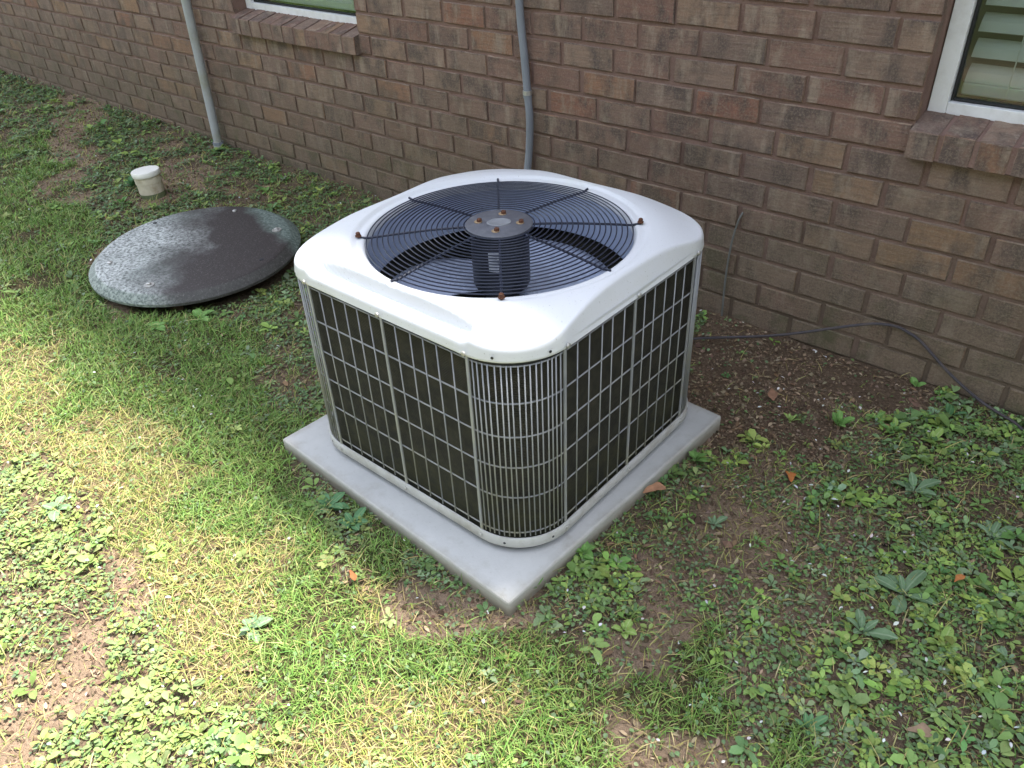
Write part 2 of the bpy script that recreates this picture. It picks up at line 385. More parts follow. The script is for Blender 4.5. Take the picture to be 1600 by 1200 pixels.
# mortar bed as blocks around the openings
mb = MB(); y0, y1 = .0060, .22
def seg(x0, x1, z0, z1): mb.box(x0, x1, y0, y1, z0, z1)
seg(HX0, HX1, -.35, SILL_BOTTOM-.001)
xs_ = [HX0]+[v for o_ in OPEN for v in o_]+[HX1]
for a in range(0, len(xs_), 2): seg(xs_[a], xs_[a+1], SILL_BOTTOM, HEAD-.001)
seg(HX0, HX1, HEAD, 2.46)
wall = hchild(mb.build('wall', M['mortar'], house))
# brick shapes: worn arrises, uneven face
BL, BH, BD = .196, .0695, .03
def brick_mesh(L, H, seed, D=BD):
    r = random.Random(seed); nx, nz = 6, 2
    c = .0021; m = MB(); vs = []; fs = []
    xs = np.linspace(-L/2+c, L/2-c, nx+1); zs = np.linspace(-H/2+c, H/2-c, nz+1)
    for zz in zs:
        for xx in xs: vs.append((xx, r.uniform(-.0009, .0009), zz))
    W = nx+1
    for j in range(nz):
        for i in range(nx): fs.append((j*W+i, j*W+i+1, (j+1)*W+i+1, (j+1)*W+i))
    per = [(i, 0) for i in range(nx+1)]+[(nx, j) for j in range(1, nz+1)]+[(i, nz) for i in range(nx-1, -1, -1)]+[(0, j) for j in range(nz-1, 0, -1)]
    n = len(per); o1 = len(vs)
    for i, j in per:
        x, _, z = vs[j*W+i]; ex = (-1 if i == 0 else 1 if i == nx else 0); ez = (-1 if j == 0 else 1 if j == nz else 0)
        k = c+r.uniform(-.0016, .0012); vs.append((x+ex*k, .0025+r.uniform(-.0008, .0015), z+ez*k))
    o2 = len(vs)
    for q in range(n): x, y, z = vs[o1+q]; vs.append((x, D, z))
    for q in range(n):
        p = per[q]; p2 = per[(q+1) % n]
        fs.append((p2[1]*W+p2[0], p[1]*W+p[0], o1+q, o1+(q+1) % n)); fs.append((o1+(q+1) % n, o1+q, o2+q, o2+(q+1) % n))
    return vs, fs
NV = 10
bvars = [brick_mesh(BL, BH, 100+i) for i in range(NV)]
bmeshes = []
for vs_, fs_ in bvars:
    me = MB().add(vs_, fs_).mesh('brick'); me.materials.append(M['brick']); me.polygons.foreach_set('use_smooth', [True]*len(me.polygons)); me.set_sharp_from_angle(angle=R(18)); bmeshes.append(me)
cands = []
for k in range(-17, 16):
    zc = rowz(k); off, L = OFF.get(k, (None, None))
    if off is None: off, L = (.02+.104*(k % 2), .2085)
    n0 = int(math.floor((HX0-off)/L)); n1 = int(math.ceil((HX1-off)/L))
    rr = random.Random(900+k)
    for n in range(n0, n1):
        a = off+L*n+.0065; b = off+L*(n+1)-.0065
        sh = rr.uniform(-.003, .003); a += sh; b += rr.uniform(-.003, .003)
        pieces = [(a, b)]
        zlo, zhi = zc-BH/2, zc+BH/2
        if zhi > SILL_BOTTOM+.02 and zlo < HEAD:
            for (o0, o1) in OPEN:
                m0, m1 = (o0, o1); nw = []
                for (p, q_) in pieces:
                    if q_ <= m0 or p >= m1: nw.append((p, q_)); continue
                    if p < m0-.025: nw.append((p, m0))
                    if q_ > m1+.025: nw.append((m1, q_))
                pieces = nw
        for (p, q_) in pieces:
            p = max(p, HX0); q_ = min(q_, HX1)
            if q_-p > .03: cands.append((k, (p+q_)/2, q_-p, zc+rr.uniform(-.0015, .0015), rr.uniform(-.0018, .0018), rr.uniform(-.012, .012), rr.randrange(NV)))
def shown(c):
    k, x, L, z = c[:4]; P = [(x-L/2, 0, z-BH/2), (x+L/2, 0, z-BH/2), (x+L/2, 0, z+BH/2), (x-L/2, 0, z+BH/2)]
    u, v = proj(np.array(P)); f = ((u > 0)*(u < 1600)*(v > 0)*(v < 1200)).mean()
    return f*abs((u[2]-u[0])*(v[3]-v[1])-(u[3]-u[1])*(v[2]-v[0]))/2 if f > 0 and z > .0 else 0
# bricks hidden behind the unit or in the soil are not counted among those that show
def behind(c):
    u, v = proj(np.array([(c[1], 0, c[3])])); return 620 < u[0] < 1085 and v[0] > 285+.29*max(0, u[0]-850)
cands.sort(key=lambda c: -(shown(c)*(0 if behind(c) else 1)))
rest = MB()
for i, c in enumerate(cands):
    k, x, L, z, dy, tw, vi = c; s = L/BL
    if i < 300:
        o = bpy.data.objects.new('brick', bmeshes[vi]); col.objects.link(o); o.parent = wall; o.matrix_parent_inverse = Matrix.Translation((3.2, 0, 0))
        o.matrix_parent_inverse = Matrix.Identity(4)
        o.location = (x, dy, z); o.scale = (s*(1 if (i % 2) else -1), 1, 1) if False else (s, 1, 1); o.rotation_euler = (0, tw, 0)
    else:
        vs_, fs_ = bvars[vi]; ct, st = math.cos(tw), math.sin(tw)
        rest.add([(x+px*s*ct+pz*st, py+dy, z-px*s*st+pz*ct) for px, py, pz in vs_], fs_)
ro = rest.build('brick_courses', M['brick'], wall); ro['kind'] = 'stuff'

def window(x0, x1, lab):
    zb, zt, yf = .7605, HEAD-.003, .072
    # sill of sloping rowlock bricks
    xa, xb = x0+.003, x1-.003; sb = MB(); sb.add([(xa, -.0255, SILL_BOTTOM+.003), (xb, -.0255, SILL_BOTTOM+.003), (xb, .12, SILL_BOTTOM+.003), (xa, .12, SILL_BOTTOM+.003),
                       (xa, -.0255, .7365), (xb, -.0255, .7365), (xb, .12, .7715), (xa, .12, .7715)],
                      [(0, 3, 2, 1), (4, 5, 6, 7), (0, 1, 5, 4), (1, 2, 6, 5), (2, 3, 7, 6), (3, 0, 4, 7)])
    sill = hchild(sb.build('window_sill', M['mortar'], house)); n = 11; st = (x1-x0+.012)/n
    for i in range(n):
        r = random.Random(i+int(x0*100)); wdt = st-.011; vs_, fs_ = brick_mesh(wdt, .071, 500+i+int(x0*10), .11)
        mm = MB(); 
        for (px, py, pz) in vs_:
            mm.v.append((px, py-.0285, pz+((py+.0)*.245 if pz > .02 else 0.0)))
        mm.f = fs_
        # grow the top face of the rowlock so it is closed
        o = mm.build('brick', M['brick'], sill, True, angle=18); o.location = (x0-.006+st*(i+.5), r.uniform(-.002, .002), .7035+r.uniform(-.0012, .0012)); o.rotation_euler = (0, r.uniform(-.015, .015), 0)
    fw = .044
    def fr(name, y, d, a, wB, m, par, zz0=zb, zz1=zt, xx0=x0+.003, xx1=x1-.003):
        q = MB(); q.box(xx0, xx0+a, y, y+d, zz0, zz1); q.box(xx1-a, xx1, y, y+d, zz0, zz1); q.box(xx0+a+.0005, xx1-a-.0005, y+.001, y+d, zz0, zz0+wB); q.box(xx0+a+.0005, xx1-a-.0005, y+.001, y+d, zz1-wB, zz1)
        return q.build(name, m, par, bevel=.002)
    win = hchild(fr('window', yf, .05, fw, .030, M['vinyl'], house)); win['label'] = lab
    fr('sash', yf+.016, .03, .005, .005, M['dark'], win, zb+.031, zt-.031, x0+.003+fw+.001, x1-.003-fw-.001)
    q = MB(); q.box(x0+fw+.006, x1-fw-.006, yf+.028, yf+.032, zb+.036, zt-.036); q.build('pane', M['glass'], win)
    me = MB(); L = x1-x0-.11; me.add([(-L/2, -.024, -.005), (L/2, -.024, -.005), (L/2, .0, .0015), (-L/2, .0, .0015), (L/2, .024, .0), (-L/2, .024, .0)], [(0, 1, 2, 3), (3, 2, 4, 5)])
    sm = me.mesh('slat'); sm.materials.append(M['slat']); z = zb+.088; i = 0
    while z < zb+.72:
        o = bpy.data.objects.new('slat', sm); col.objects.link(o); o.parent = win; o.location = ((x0+x1)/2, yf+.085, z); o.rotation_euler = (R(50+2*math.sin(i*2.1)), 0, 0)
        so_ = o.modifiers.new('thick', 'SOLIDIFY'); so_.thickness = .003; z += .060; i += 1
    q = MB(); q.box(x0+.055, x1-.055, yf+.065, yf+.105, zb+.036, zb+.066); q.build('blind_rail', M['slat'], win, bevel=.004)
    for f in (.18, .82):
        q = MB(); xx = x0+(x1-x0)*f; q.tube([(xx, yf+.055, zb+.05), (xx, yf+.055, zt-.05)], .0016, 6); q.build('blind_cord', M['slat'], win)
    q = MB(); q.box(x0-.1, x1+.1, yf+.155, .9, zb-.2, zt+.1); ob = q.build('interior', M['dark'], house); hchild(ob)
    return win
window(*OPEN[0], 'white framed window with grey blinds above the left brick sill')
window(*OPEN[1], 'white framed window with tilted blinds at the right edge')
# eave and roof that shade the strip along the wall
q = MB(); q.box(HX0-.3, HX1+.3, -.44, 9., 2.47, 2.49); hchild(q.build('soffit', M['soffit'], house))
q = MB(); q.box(HX0-.32, HX1+.32, -.46, -.443, 2.45, 2.63); hchild(q.build('fascia', M['soffit'], house))
q = MB(); q.add([(HX0-.35, -.50, 2.635), (HX1+.35, -.50, 2.635), (HX1+.35, 4.3, 4.5), (HX0-.35, 4.3, 4.5), (HX0-.35, 9.1, 2.635), (HX1+.35, 9.1, 2.635)], [(0, 1, 2, 3), (3, 2, 5, 4), (0, 3, 4), (1, 5, 2), (0, 4, 5, 1)])
hchild(q.build('roof', M['shingle'], house))

# ------------------------------------------------------------------ conduits, wires
def conduit(name, label, pts, r, m, couplings, cr, bands=()):
    e = empty(name, (pts[0][0], pts[0][1], 0)); T(e, label, 'pipe')
    inv = Matrix.Translation((-pts[0][0], -pts[0][1], 0))
    q = MB().tube(pts, r, 16); o = q.build('pipe', m, e, True); o.matrix_parent_inverse = inv
    for (a, b) in couplings:
        A = Vector(a); B = Vector(b); t = (B-A).normalized()
        q = MB().tube([A, A+t*.004, B-t*.004, B], [cr*.96, cr, cr, cr*.96], 16); o = q.build('coupling', m, e, True); o.matrix_parent_inverse = inv
    for (c, rr, mm) in bands:
        q = MB().tube([Vector(c)-Vector((0, 0, .007)), Vector(c)+Vector((0, 0, .007))], rr, 16); o = q.build('strap', mm, e, True); o.matrix_parent_inverse = inv
    return e
def smooth_path(pts, n=8):
    P = [Vector(p) for p in pts]; out = []
    for i in range(len(P)-1):
        p0, p1, p2, p3 = P[max(i-1, 0)], P[i], P[i+1], P[min(i+2, len(P)-1)]
        for k in range(n):
            t = k/n; out.append(.5*((2*p1)+(p2-p0)*t+(2*p0-5*p1+4*p2-p3)*t*t+(3*p1-p0-3*p2+p3)*t**3))
    out.append(P[-1]); return out
xl = -3.735
conduit('conduit_pipe', 'pale grey pipe running up the brick wall left of the far window', [(xl-.012, -.05, -.08), (xl-.012, -.045, .05), (xl, -.04, .38), (xl+.018, -.038, .8), (xl+.04, -.038, 2.46)], .0225, M['pvclight'],
        [((xl-.013, -.047, -.06), (xl-.010, -.045, .075))], .027, [((xl-.0105, -.0448, .08), .0285, M['pvcgrey'])])
cm = smooth_path([(-1.575, -.10, .18), (-1.566, -.045, .30), (-1.557, -.024, .42), (-1.549, -.022, .55), (-1.556, -.022, .65), (-1.566, -.022, .78), (-1.580, -.022, .94), (-1.61, -.022, 1.5), (-1.63, -.022, 2.46)], 5)
conduit('conduit_pipe', 'slim blue-grey electrical conduit on the wall behind the unit', cm, .0135, M['pvcgrey'], [((-1.5545, -.0222, .632), (-1.5575, -.0222, .655))], .0155,
        [((-1.5555, -.0222, .650), .0165, M['zinc'])])
a = [Wl(u, v, -.008) for u, v in [(1161, 330), (1157, 338), (1147, 365), (1139, 400), (1133, 440), (1129, 480), (1127, 500)]]; a[0].y = .02
q = MB().tube(smooth_path(a, 5), .0035, 6); T(q.build('thin_wire', M['thinwire'], None, True), 'thin grey wire hanging down the bricks right of the unit', 'wire')
a = [Vector((-1.0, -.30, .05)), G(1040, 533, .05), G(1085, 529, .045), G(1140, 527, .05)]
for (u, v, y) in [(1200, 525, -.135), (1250, 520, -.11), (1300, 513, -.075), (1340, 508, -.045), (1370, 506, -.022), (1400, 510, -.012), (1420, 520, -.012), (1440, 535, -.014), (1485, 585, -.022), (1530, 625, -.035), (1565, 648, -.045), (1592, 666, -.06)]: a.append(Wl(u, v, y))
a.append(a[-1]+Vector((.10, -.03, -.05)))
q = MB().tube(smooth_path(a, 5), .0042, 8); T(q.build('black_cable', M['cable'], None, True), 'black cable looping from behind the unit along the foot of the wall', 'cable')

# ------------------------------------------------------------------ pad and air conditioner
q = MB().box(-.429, .429, -.429, .429, .0, .06)
pad = q.build('equipment_pad', M['concrete'], None, bevel=.006); pad.location = (-.895, -.952, 0); pad.rotation_euler.z = R(-2.4)
T(pad, 'square pale grey slab under the air conditioner', 'pad')
UX, UY = -.897, -.917
ac = empty('air_conditioner', (UX, UY, .06), R(.2)); T(ac, 'square white-topped outdoor air conditioner with round fan grille', 'air conditioner')
Z0 = -.06   # part coordinates below are heights above the ground datum; shift to the pad top
D, RC = .3835, .134
def rsq(th, d, rc):
    """radius of a rounded square (half side d, corner rc) at angle th"""
    c, s = abs(math.cos(th)), abs(math.sin(th)); i = d-rc
    if c >= s:
        t = d/c
        if t*s <= i: return t
    else:
        t = d/s
        if t*c <= i: return t
    b = -(c+s)*i; cc = 2*i*i-rc*rc; return -b+math.sqrt(max(0, b*b-cc))
def rsq_pt(s, d=D, rc=RC):
    """point at arc length fraction along the rounded square, starting mid front going +x"""
    i = d-rc; segs = [('l', i), ('a', math.pi/2*rc), ('l', 2*i), ('a', math.pi/2*rc), ('l', 2*i), ('a', math.pi/2*rc), ('l', 2*i), ('a', math.pi/2*rc), ('l', i)]
    tot = sum(x[1] for x in segs); s = (s % 1)*tot
    ang = -math.pi/2; p = Vector((0, -d, 0)); d_ = Vector((1, 0, 0)); cnt = 0
    for ty, ln in segs:
        if s <= ln:
            if ty == 'l': return p+d_*s
            nrm = Vector((-d_.y, d_.x, 0)); c = p+nrm*rc; a = s/rc; v = -nrm*rc
            return c+Vector((v.x*math.cos(a)-v.y*math.sin(a), v.x*math.sin(a)+v.y*math.cos(a), 0))
        if ty == 'l': p = p+d_*ln
        else:
            nrm = Vector((-d_.y, d_.x, 0)); c = p+nrm*rc; v = -nrm*rc; p = c+Vector((-v.y, v.x, 0)); d_ = nrm
        s -= ln
    return p
def loop(d, z, rc, n=160): return [rsq_pt(k/n, d, rc)+Vector((0, 0, z+Z0)) for k in range(n)]
def band(prof, n=160):
    """sweep a profile [(offset, z)] round the rounded square"""
    m = MB(); vs = []
    for (o_, z) in prof: vs += loop(D+o_, z, RC+o_, n)
    k = len(prof); m.add(vs, [(i*n+j, i*n+(j+1) % n, (i+1)*n+(j+1) % n, (i+1)*n+j) for i in range(k-1) for j in range(n)]); return m
# coil, pan
co = band([(-.016, .075), (-.016, .585), (-.05, .585), (-.05, .075), (-.016, .075)]).build('coil', M['coil'], ac, True)
band([(-.03, .060), (-.008, .060), (-.008, .077), (-.03, .077)]).build('foot_rail', M['motor'], ac, True)
q = MB(); l = loop(D-.052, .085, RC-.03); q.add(l, [tuple(range(len(l)))]); q.build('base_pan', M['motor'], ac)
band([(-.014, .075), (.004, .075), (.0065, .078), (.0065, .101), (.004, .104), (.0015, .104), (.0015, .080), (-.014, .080)]).build('base_rail', M['basering'], ac, True)
band([(-.012, .566), (-.004, .566), (-.004, .584), (-.012, .584)]).build('top_rail', M['motor'], ac, True)
# wire guard: hoops, thin uprights, flat posts
HZ = [.563, .474, .389, .307, .222, .116]
for z in HZ:
    m = MB().tube(loop(D-.003, z, RC-.003, 120), .0018, 6, True); m.build('guard_hoop', M['wire'], ac, True)
i_ = D-RC; al = math.pi/2*RC; per = 8*i_+4*al
def at_s(s): return rsq_pt(s/per)
ss = []
for side in range(4):
    base = side*(2*i_+al)       # mid of this side
    for kf in range(-6, 7):
        s = base+i_*kf/6
        ss.append((s, kf in (-6, 0, 6)))
    for kc in range(1, 18): ss.append((base+i_+al*kc/18, None))
um = MB().tube([(0, 0, .108+Z0), (0, 0, .567+Z0)], .0016, 6).mesh('guard_wire'); um.materials.append(M['wire']); um.polygons.foreach_set('use_smooth', [True]*len(um.polygons))
pm = MB().box(-.0034, .0034, -.0015, .0015, .105+Z0, .580+Z0).mesh('guard_post'); pm.materials.append(M['wire'])
scm = MB().lathe([(.0055, 0), (.0055, .003), (.003, .0045)], 10).mesh('screw'); scm.materials.append(M['zinc'])
hom = MB().lathe([(.0032, 0), (.0032, .0006)], 10).mesh('screw_hole'); hom.materials.append(M['motor'])
def outward(s): 
    a = at_s(s-.001); b = at_s(s+.001); t = (b-a).normalized(); return Vector((t.y, -t.x, 0))
for s, post in ss:
    p = at_s(s); nn = outward(s); ang = math.atan2(nn.y, nn.x)+math.pi/2
    o = bpy.data.objects.new('guard_post' if post else 'guard_wire', pm if post else um); col.objects.link(o); o.parent = ac
    o.location = p+nn*(.0015 if post else .0008); o.rotation_euler.z = ang+(random.uniform(-.0, .0))
    if not post: o.rotation_euler.x = random.uniform(-.004, .004); o.rotation_euler.y = random.uniform(-.004, .004)
    if post:
        for zz, of in ((.583, .009), (.091, .0065)):
            o = bpy.data.objects.new('screw', scm); col.objects.link(o); o.parent = ac; o.location = p+nn*of+Vector((0, 0, zz+Z0)); o.rotation_euler = nn.to_track_quat('Z', 'Y').to_euler()
for side in range(4):
    base = side*(2*i_+al)
    for f in (.28, .8):
        s = base+i_+al*f; nn = outward(s)
        for zz, of in ((.588, .0072), (.089, .0063)):
            o = bpy.data.objects.new('screw_hole', hom); col.objects.link(o); o.parent = ac; o.location = at_s(s)+nn*of+Vector((0, 0, zz+Z0)); o.rotation_euler = nn.to_track_quat('Z', 'Y').to_euler()
# top cover: sheet metal, recessed round opening, falling corners, ledge along the front
HOLE = .322
def ztop(x, y):
    r = math.hypot(x, y)
    z = .634-.030*float(sstep(.365, .50, r))-.007*(1-float(sstep(.338, .352, r)))
    led = float(sstep(-.344, -.353, y))*float(sstep(.250, .235, abs(x)))
    return z+(min(z, .602)-z)*led
def cover():
    n = 288; rings = []
    def ring(f):
        rings.append([f(2*math.pi*k/n) for k in range(n)])
    def pt(r, th, z): return (r*math.cos(th), r*math.sin(th), z+Z0)
    for r, z in ((HOLE-.007, .607), (HOLE-.006, .617), (HOLE-.003, .6235)): ring(lambda th: pt(r, th, z))
    for r in (HOLE+.002, .330, .336): ring(lambda th: pt(r, th, ztop(r*math.cos(th), r*math.sin(th))))
    def sideinfo(th):
        rb = rsq(th, D+.0065, RC+.013)
        c = max(abs(math.cos(th)), abs(math.sin(th)))
        ze = ztop(.985*rb*math.cos(th), .985*rb*math.sin(th)); ins = .003+.019*max(0, (ze-.606)/.028)
        return rb, ze, ins
    K = 26
    for k in range(K+1):
        def f(th):
            rb, ze, ins = sideinfo(th); re = rb-ins-.011; r = .338+(re-.338)*(k/K)
            return pt(r, th, ztop(r*math.cos(th), r*math.sin(th)))
        ring(f)
    for (dr, dz) in ((.0055, -.0012), (.009, -.0045), (.011, -.0105)):
        def f(th):
            rb, ze, ins = sideinfo(th); re = rb-ins-.011; z0 = ztop(re*math.cos(th), re*math.sin(th)); return pt(re+dr, th, z0+dz)
        ring(f)
    for k in range(1, 6):
        def f(th):
            rb, ze, ins = sideinfo(th); re = rb-ins-.011; z0 = ztop(re*math.cos(th), re*math.sin(th))-.0105; t = k/5
            return pt((rb-ins)+(ins)*t, th, z0+(.576-z0)*t)
        ring(f)
    ring(lambda th: pt(sideinfo(th)[0]-.0025, th, .574)); ring(lambda th: pt(sideinfo(th)[0]-.0035, th, .590))
    m = MB(); k = len(rings); m.add([p for r_ in rings for p in r_], [(i*n+j, i*n+(j+1) % n, (i+1)*n+(j+1) % n, (i+1)*n+j) for i in range(k-1) for j in range(n)])
    return m.build('top_cover', M['cover'], ac, True, angle=60)
cover()
q = MB().lathe([(HOLE-.006, .610+Z0), (HOLE-.010, .585+Z0), (HOLE-.008, .53+Z0), (HOLE-.004, .50+Z0), (HOLE+.01, .495+Z0)], 96, cap0=False, cap1=False); q.build('orifice_ring', M['shroud'], ac, True)
# fan grille
GZ, HR = .645, .080
def dome(r): return .629+(GZ-.629)*(1-(max(0, r-HR)/(.318-HR))**1.6)
hubp = MB().lathe([(.0001, .0045), (HR-.003, .0045), (HR, .0025), (HR, -.001), (HR-.004, -.0015)], 64, (0, 0, 0), True, True).build('fan_grille', M['hub'], ac, True); hubp.location = (0, 0, GZ+Z0)
NR = 19
for k in range(NR):
    r = HR+.004+(.3135-HR-.004)*k/(NR-1); m = MB().tube([(r*math.cos(2*math.pi*j/96), r*math.sin(2*math.pi*j/96), dome(r)-GZ) for j in range(96)], .0016, 6, True)
    m.build('ring', M['black'], hubp, True)
for k in range(8):
    a = R(45*k-3); e = .336 if k % 2 else .330
    pts = [(r*math.cos(a), r*math.sin(a), dome(r)-GZ-.0035) for r in np.linspace(HR-.006, .312, 9)]+[(e*math.cos(a), e*math.sin(a), .6275-GZ+.002)]
    MB().tube(pts, .0030, 8).build('rod', M['black'], hubp, True)
    if k % 2 and k != 3:
        o = MB().lathe([(.0075, 0), (.0075, .003), (.0055, .0032), (.0055, .009), (.004, .0105)], 8).build('bolt', M['rust'], hubp, False); o.location = ((e-.002)*math.cos(a), (e-.002)*math.sin(a), .6275-GZ+.004)
for k in range(4):
    a = R(90*k-58); rr = .050
    o = MB().lathe([(.0095, 0), (.0095, .0012), (.004, .0012)], 20).build('washer', M['rustring'], hubp, True); o.location = (rr*math.cos(a), rr*math.sin(a), .0046)
    o = MB().lathe([(.0062, 0), (.0062, .006), (.0045, .0075)], 6).build('bolt', M['rust'], hubp); o.location = (rr*math.cos(a)+.002, rr*math.sin(a)+.002, .0056)
o = MB().lathe([(.026, 0), (.026, .0012), (.0245, .002), (.0228, .0014), (.0001, .0012)], 40).build('badge', M['emblem'], hubp, True); o.location = (0, 0, .0046); o.rotation_euler.z = R(45); o.scale = (1.12, .82, 1)
# motor with printed label, fan blades
mo = MB().lathe([(.02, .640), (.068, .640), (.070, .634), (.070, .50), (.066, .49), (.03, .485), (.012, .48), (.012, .43)], 48).build('motor', M['motor'], ac, True); mo.location = (0, 0, Z0)
def sticker(a0, a1, z0, z1, r, m, name, par):
    k = 10; vs = []
    for i in range(k+1):
        a = a0+(a1-a0)*i/k
        vs += [(r*math.cos(a), r*math.sin(a), z0), (r*math.cos(a), r*math.sin(a), z1)]
    return MB().add(vs, [(2*i, 2*i+2, 2*i+3, 2*i+1) for i in range(k)]).build(name, m, par, True)
st_ = sticker(R(-72), R(-48), .555, .604, .0706, M['sticker'], 'label_sticker', mo)
ln = MB()
for i in range(6):
    k = 6; a0, a1 = R(-71), R(-50-5*(i % 3 == 1)); z0 = .558+.0075*i; vs = []
    for j in range(k+1):
        a = a0+(a1-a0)*j/k; vs += [(.0709*math.cos(a), .0709*math.sin(a), z0), (.0709*math.cos(a), .0709*math.sin(a), z0+.0028)]
    ln.add(vs, [(2*j, 2*j+2, 2*j+3, 2*j+1) for j in range(k)])
# (lines of print are one flat print on the label)
lo_ = ln.build('print', M['ink'], mo)
fan = MB().lathe([(.012, .44), (.04, .44), (.042, .452), (.012, .458)], 24).build('fan', M['motor'], ac, True); fan.location = (0, 0, Z0)
def blade(a0, span):
    nr, na = 9, 14; vs = []; 
    for i in range(nr+1):
        r = .035+(.300-.035)*i/nr; f = i/nr; w_ = span*(.45+.55*min(1, f*1.8)); c0 = a0+R(16)*f-.0
        for j in range(na+1):
            t = j/na; a = c0+w_*(t-.5); ed = .010*(1-(2*t-1)**4)
            z = .452+(.052*(t-.5)+.012*math.sin(math.pi*t))*(.35+.65*f)
            rr = r-(.035*(2*t-1)**6 if i == nr else 0); vs.append((rr*math.cos(a), rr*math.sin(a), z))
    m = MB().add(vs, [(i*(na+1)+j, (i+1)*(na+1)+j, (i+1)*(na+1)+j+1, i*(na+1)+j+1) for i in range(nr) for j in range(na)])
    o = m.build('blade', M['blade'], fan, True); s = o.modifiers.new('thick', 'SOLIDIFY'); s.thickness = .002; return o
for k in range(3): blade(R(180+120*k), R(101))

# ------------------------------------------------------------------ round lid and white cleanout pipe
le = empty('tank_lid', (-2.585, -.868, .066)); le.rotation_euler = (R(1.6), R(.9), 0); T(le, 'large round grey tank lid lying in the grass', 'lid')
lid = MB().lathe([(.330, .004), (.398, .0), (.405, .004), (.405, .014), (.401, .018), (.372, .0405), (.367, .0425), (.350, .0432), (.2, .045), (.0001, .046)], 96, cap1=False).build('cover_plate', M['lid'], le, True, angle=22)
MB().lathe([(.30, -.10), (.30, .004)], 48).build('collar', M['motor'], le, True)
for k, (ang, big) in enumerate([(-62, 1), (60, 1), (118, 0), (-117, 0), (178, 2), (15, 2)]):
    a = R(ang); rr = .318 if big != 2 else .335; z = .0436
    p = (rr*math.cos(a), rr*math.sin(a), z)
    if big == 1:
        o = MB().lathe([(.019, 0), (.019, .003), (.008, .0035), (.0075, .009), (.005, .0105)], 20).build('bolt', M['zinc'], le, True)
    elif big == 0:
        o = MB().lathe([(.009, 0), (.009, .005), (.006, .007)], 14).build('bolt', M['zinc'], le, True)
    else: o = MB().lathe([(.009, .0), (.009, .0012)], 14).build('bolt_hole', M['motor'], le)
    o.location = p
pb = G(241, 306, .045); pt_ = Vector((-.030, -.012, 1)).normalized()
ce = empty('cleanout_pipe', (pb.x, pb.y, .03)); ce.rotation_euler = Vector((-.05, -.02, 1)).to_track_quat('Z', 'Y').to_euler(); T(ce, 'short white capped cleanout pipe sticking out of the ground', 'pipe')
MB().lathe([(.057, -.06), (.057, .038)], 32).build('pipe_foot', M['pvcmoss'], ce, True)
MB().lathe([(.0575, .0375), (.0575, .085), (.060, .086), (.060, .112), (.0575, .113), (.0575, .118)], 40).build('pipe', M['pvcdirty'], ce, True)
MB().lathe([(.063, .118), (.0645, .120), (.0645, .139), (.062, .142), (.0001, .1425)], 40).build('cap', M['pvcwhite'], ce, True)

# ------------------------------------------------------------------ vegetation
def keep_out(x, y, m=.0):
    c, s = math.cos(R(2.4)), math.sin(R(2.4)); dx, dy = x+.895, y+.952
    lx, ly = dx*c-dy*s, dx*s+dy*c
    pad_ = (np.abs(lx) < .429+m) & (np.abs(ly) < .429+m)
    lid_ = np.hypot(x+2.585, y+.868) < .385+m
    pipe_ = np.hypot(x-pb.x, y-pb.y) < .062
    return pad_ | lid_ | pipe_ | (y > -.012)
def scatter(n, region=None):
    """ground points, drawn so that the picture is evenly filled; returns x,y,distance"""
    u = rng.uniform(-260, 1860, n); v = rng.uniform(70, 1420, n)
    d = np.array(_F)[None]+((u-800)/FPX)[:, None]*np.array(_R2)-((v-600)/FPX)[:, None]*np.array(_U2)
    t = (.02-CAM.z)/np.minimum(d[:, 2], -.02); P = np.array(CAM)+d*t[:, None]
    ok = (P[:, 1] < -.01) & (P[:, 0] > -8.4) & (P[:, 1] > -3.6) & (d[:, 2] < -.05); P = P[ok]; t = t[ok]
    return P[:, 0], P[:, 1], t*1.0
def world_pts(n, x0=-8.2, x1=1.4, y0=-3.3, y1=-.01):
    """denser near the camera, thinning with distance"""
    x = rng.uniform(x0, x1, n); y = rng.uniform(y0, y1, n); d = np.sqrt((x-CAM.x)**2+(y-CAM.y)**2+CAM.z**2)
    k = rng.random(n) < np.clip((2.3/d)**1.35, .04, 1); return x[k], y[k], d[k]
def tri_mesh(name, V, F, C, mat):
    me = bpy.data.meshes.new(name); me.vertices.add(len(V)); me.vertices.foreach_set('co', V.astype(np.float32).ravel())
    nf = len(F); me.loops.add(nf*3); me.loops.foreach_set('vertex_index', F.astype(np.int32).ravel())
    me.polygons.add(nf); me.polygons.foreach_set('loop_start', np.arange(0, nf*3, 3, dtype=np.int32)); me.polygons.foreach_set('loop_total', np.full(nf, 3, dtype=np.int32))
    me.update(calc_edges=True); me.polygons.foreach_set('use_smooth', np.ones(nf, bool))
    at = me.color_attributes.new('tint', 'FLOAT_COLOR', 'POINT'); cc = np.ones((len(V), 4), np.float32); cc[:, :3] = C; at.data.foreach_set('color', cc.ravel())
    o = obj(name, me, mat); return o
def palette(n, cols, jit=.18):
    cols = np.array(cols); i = rng.integers(0, len(cols), n); f = rng.random((n, 1)); c = cols[i]*f+cols[rng.integers(0, len(cols), n)]*(1-f)
    return c*(1+rng.normal(0, jit, (n, 1)))*(1+rng.normal(0, .05, (n, 3)))
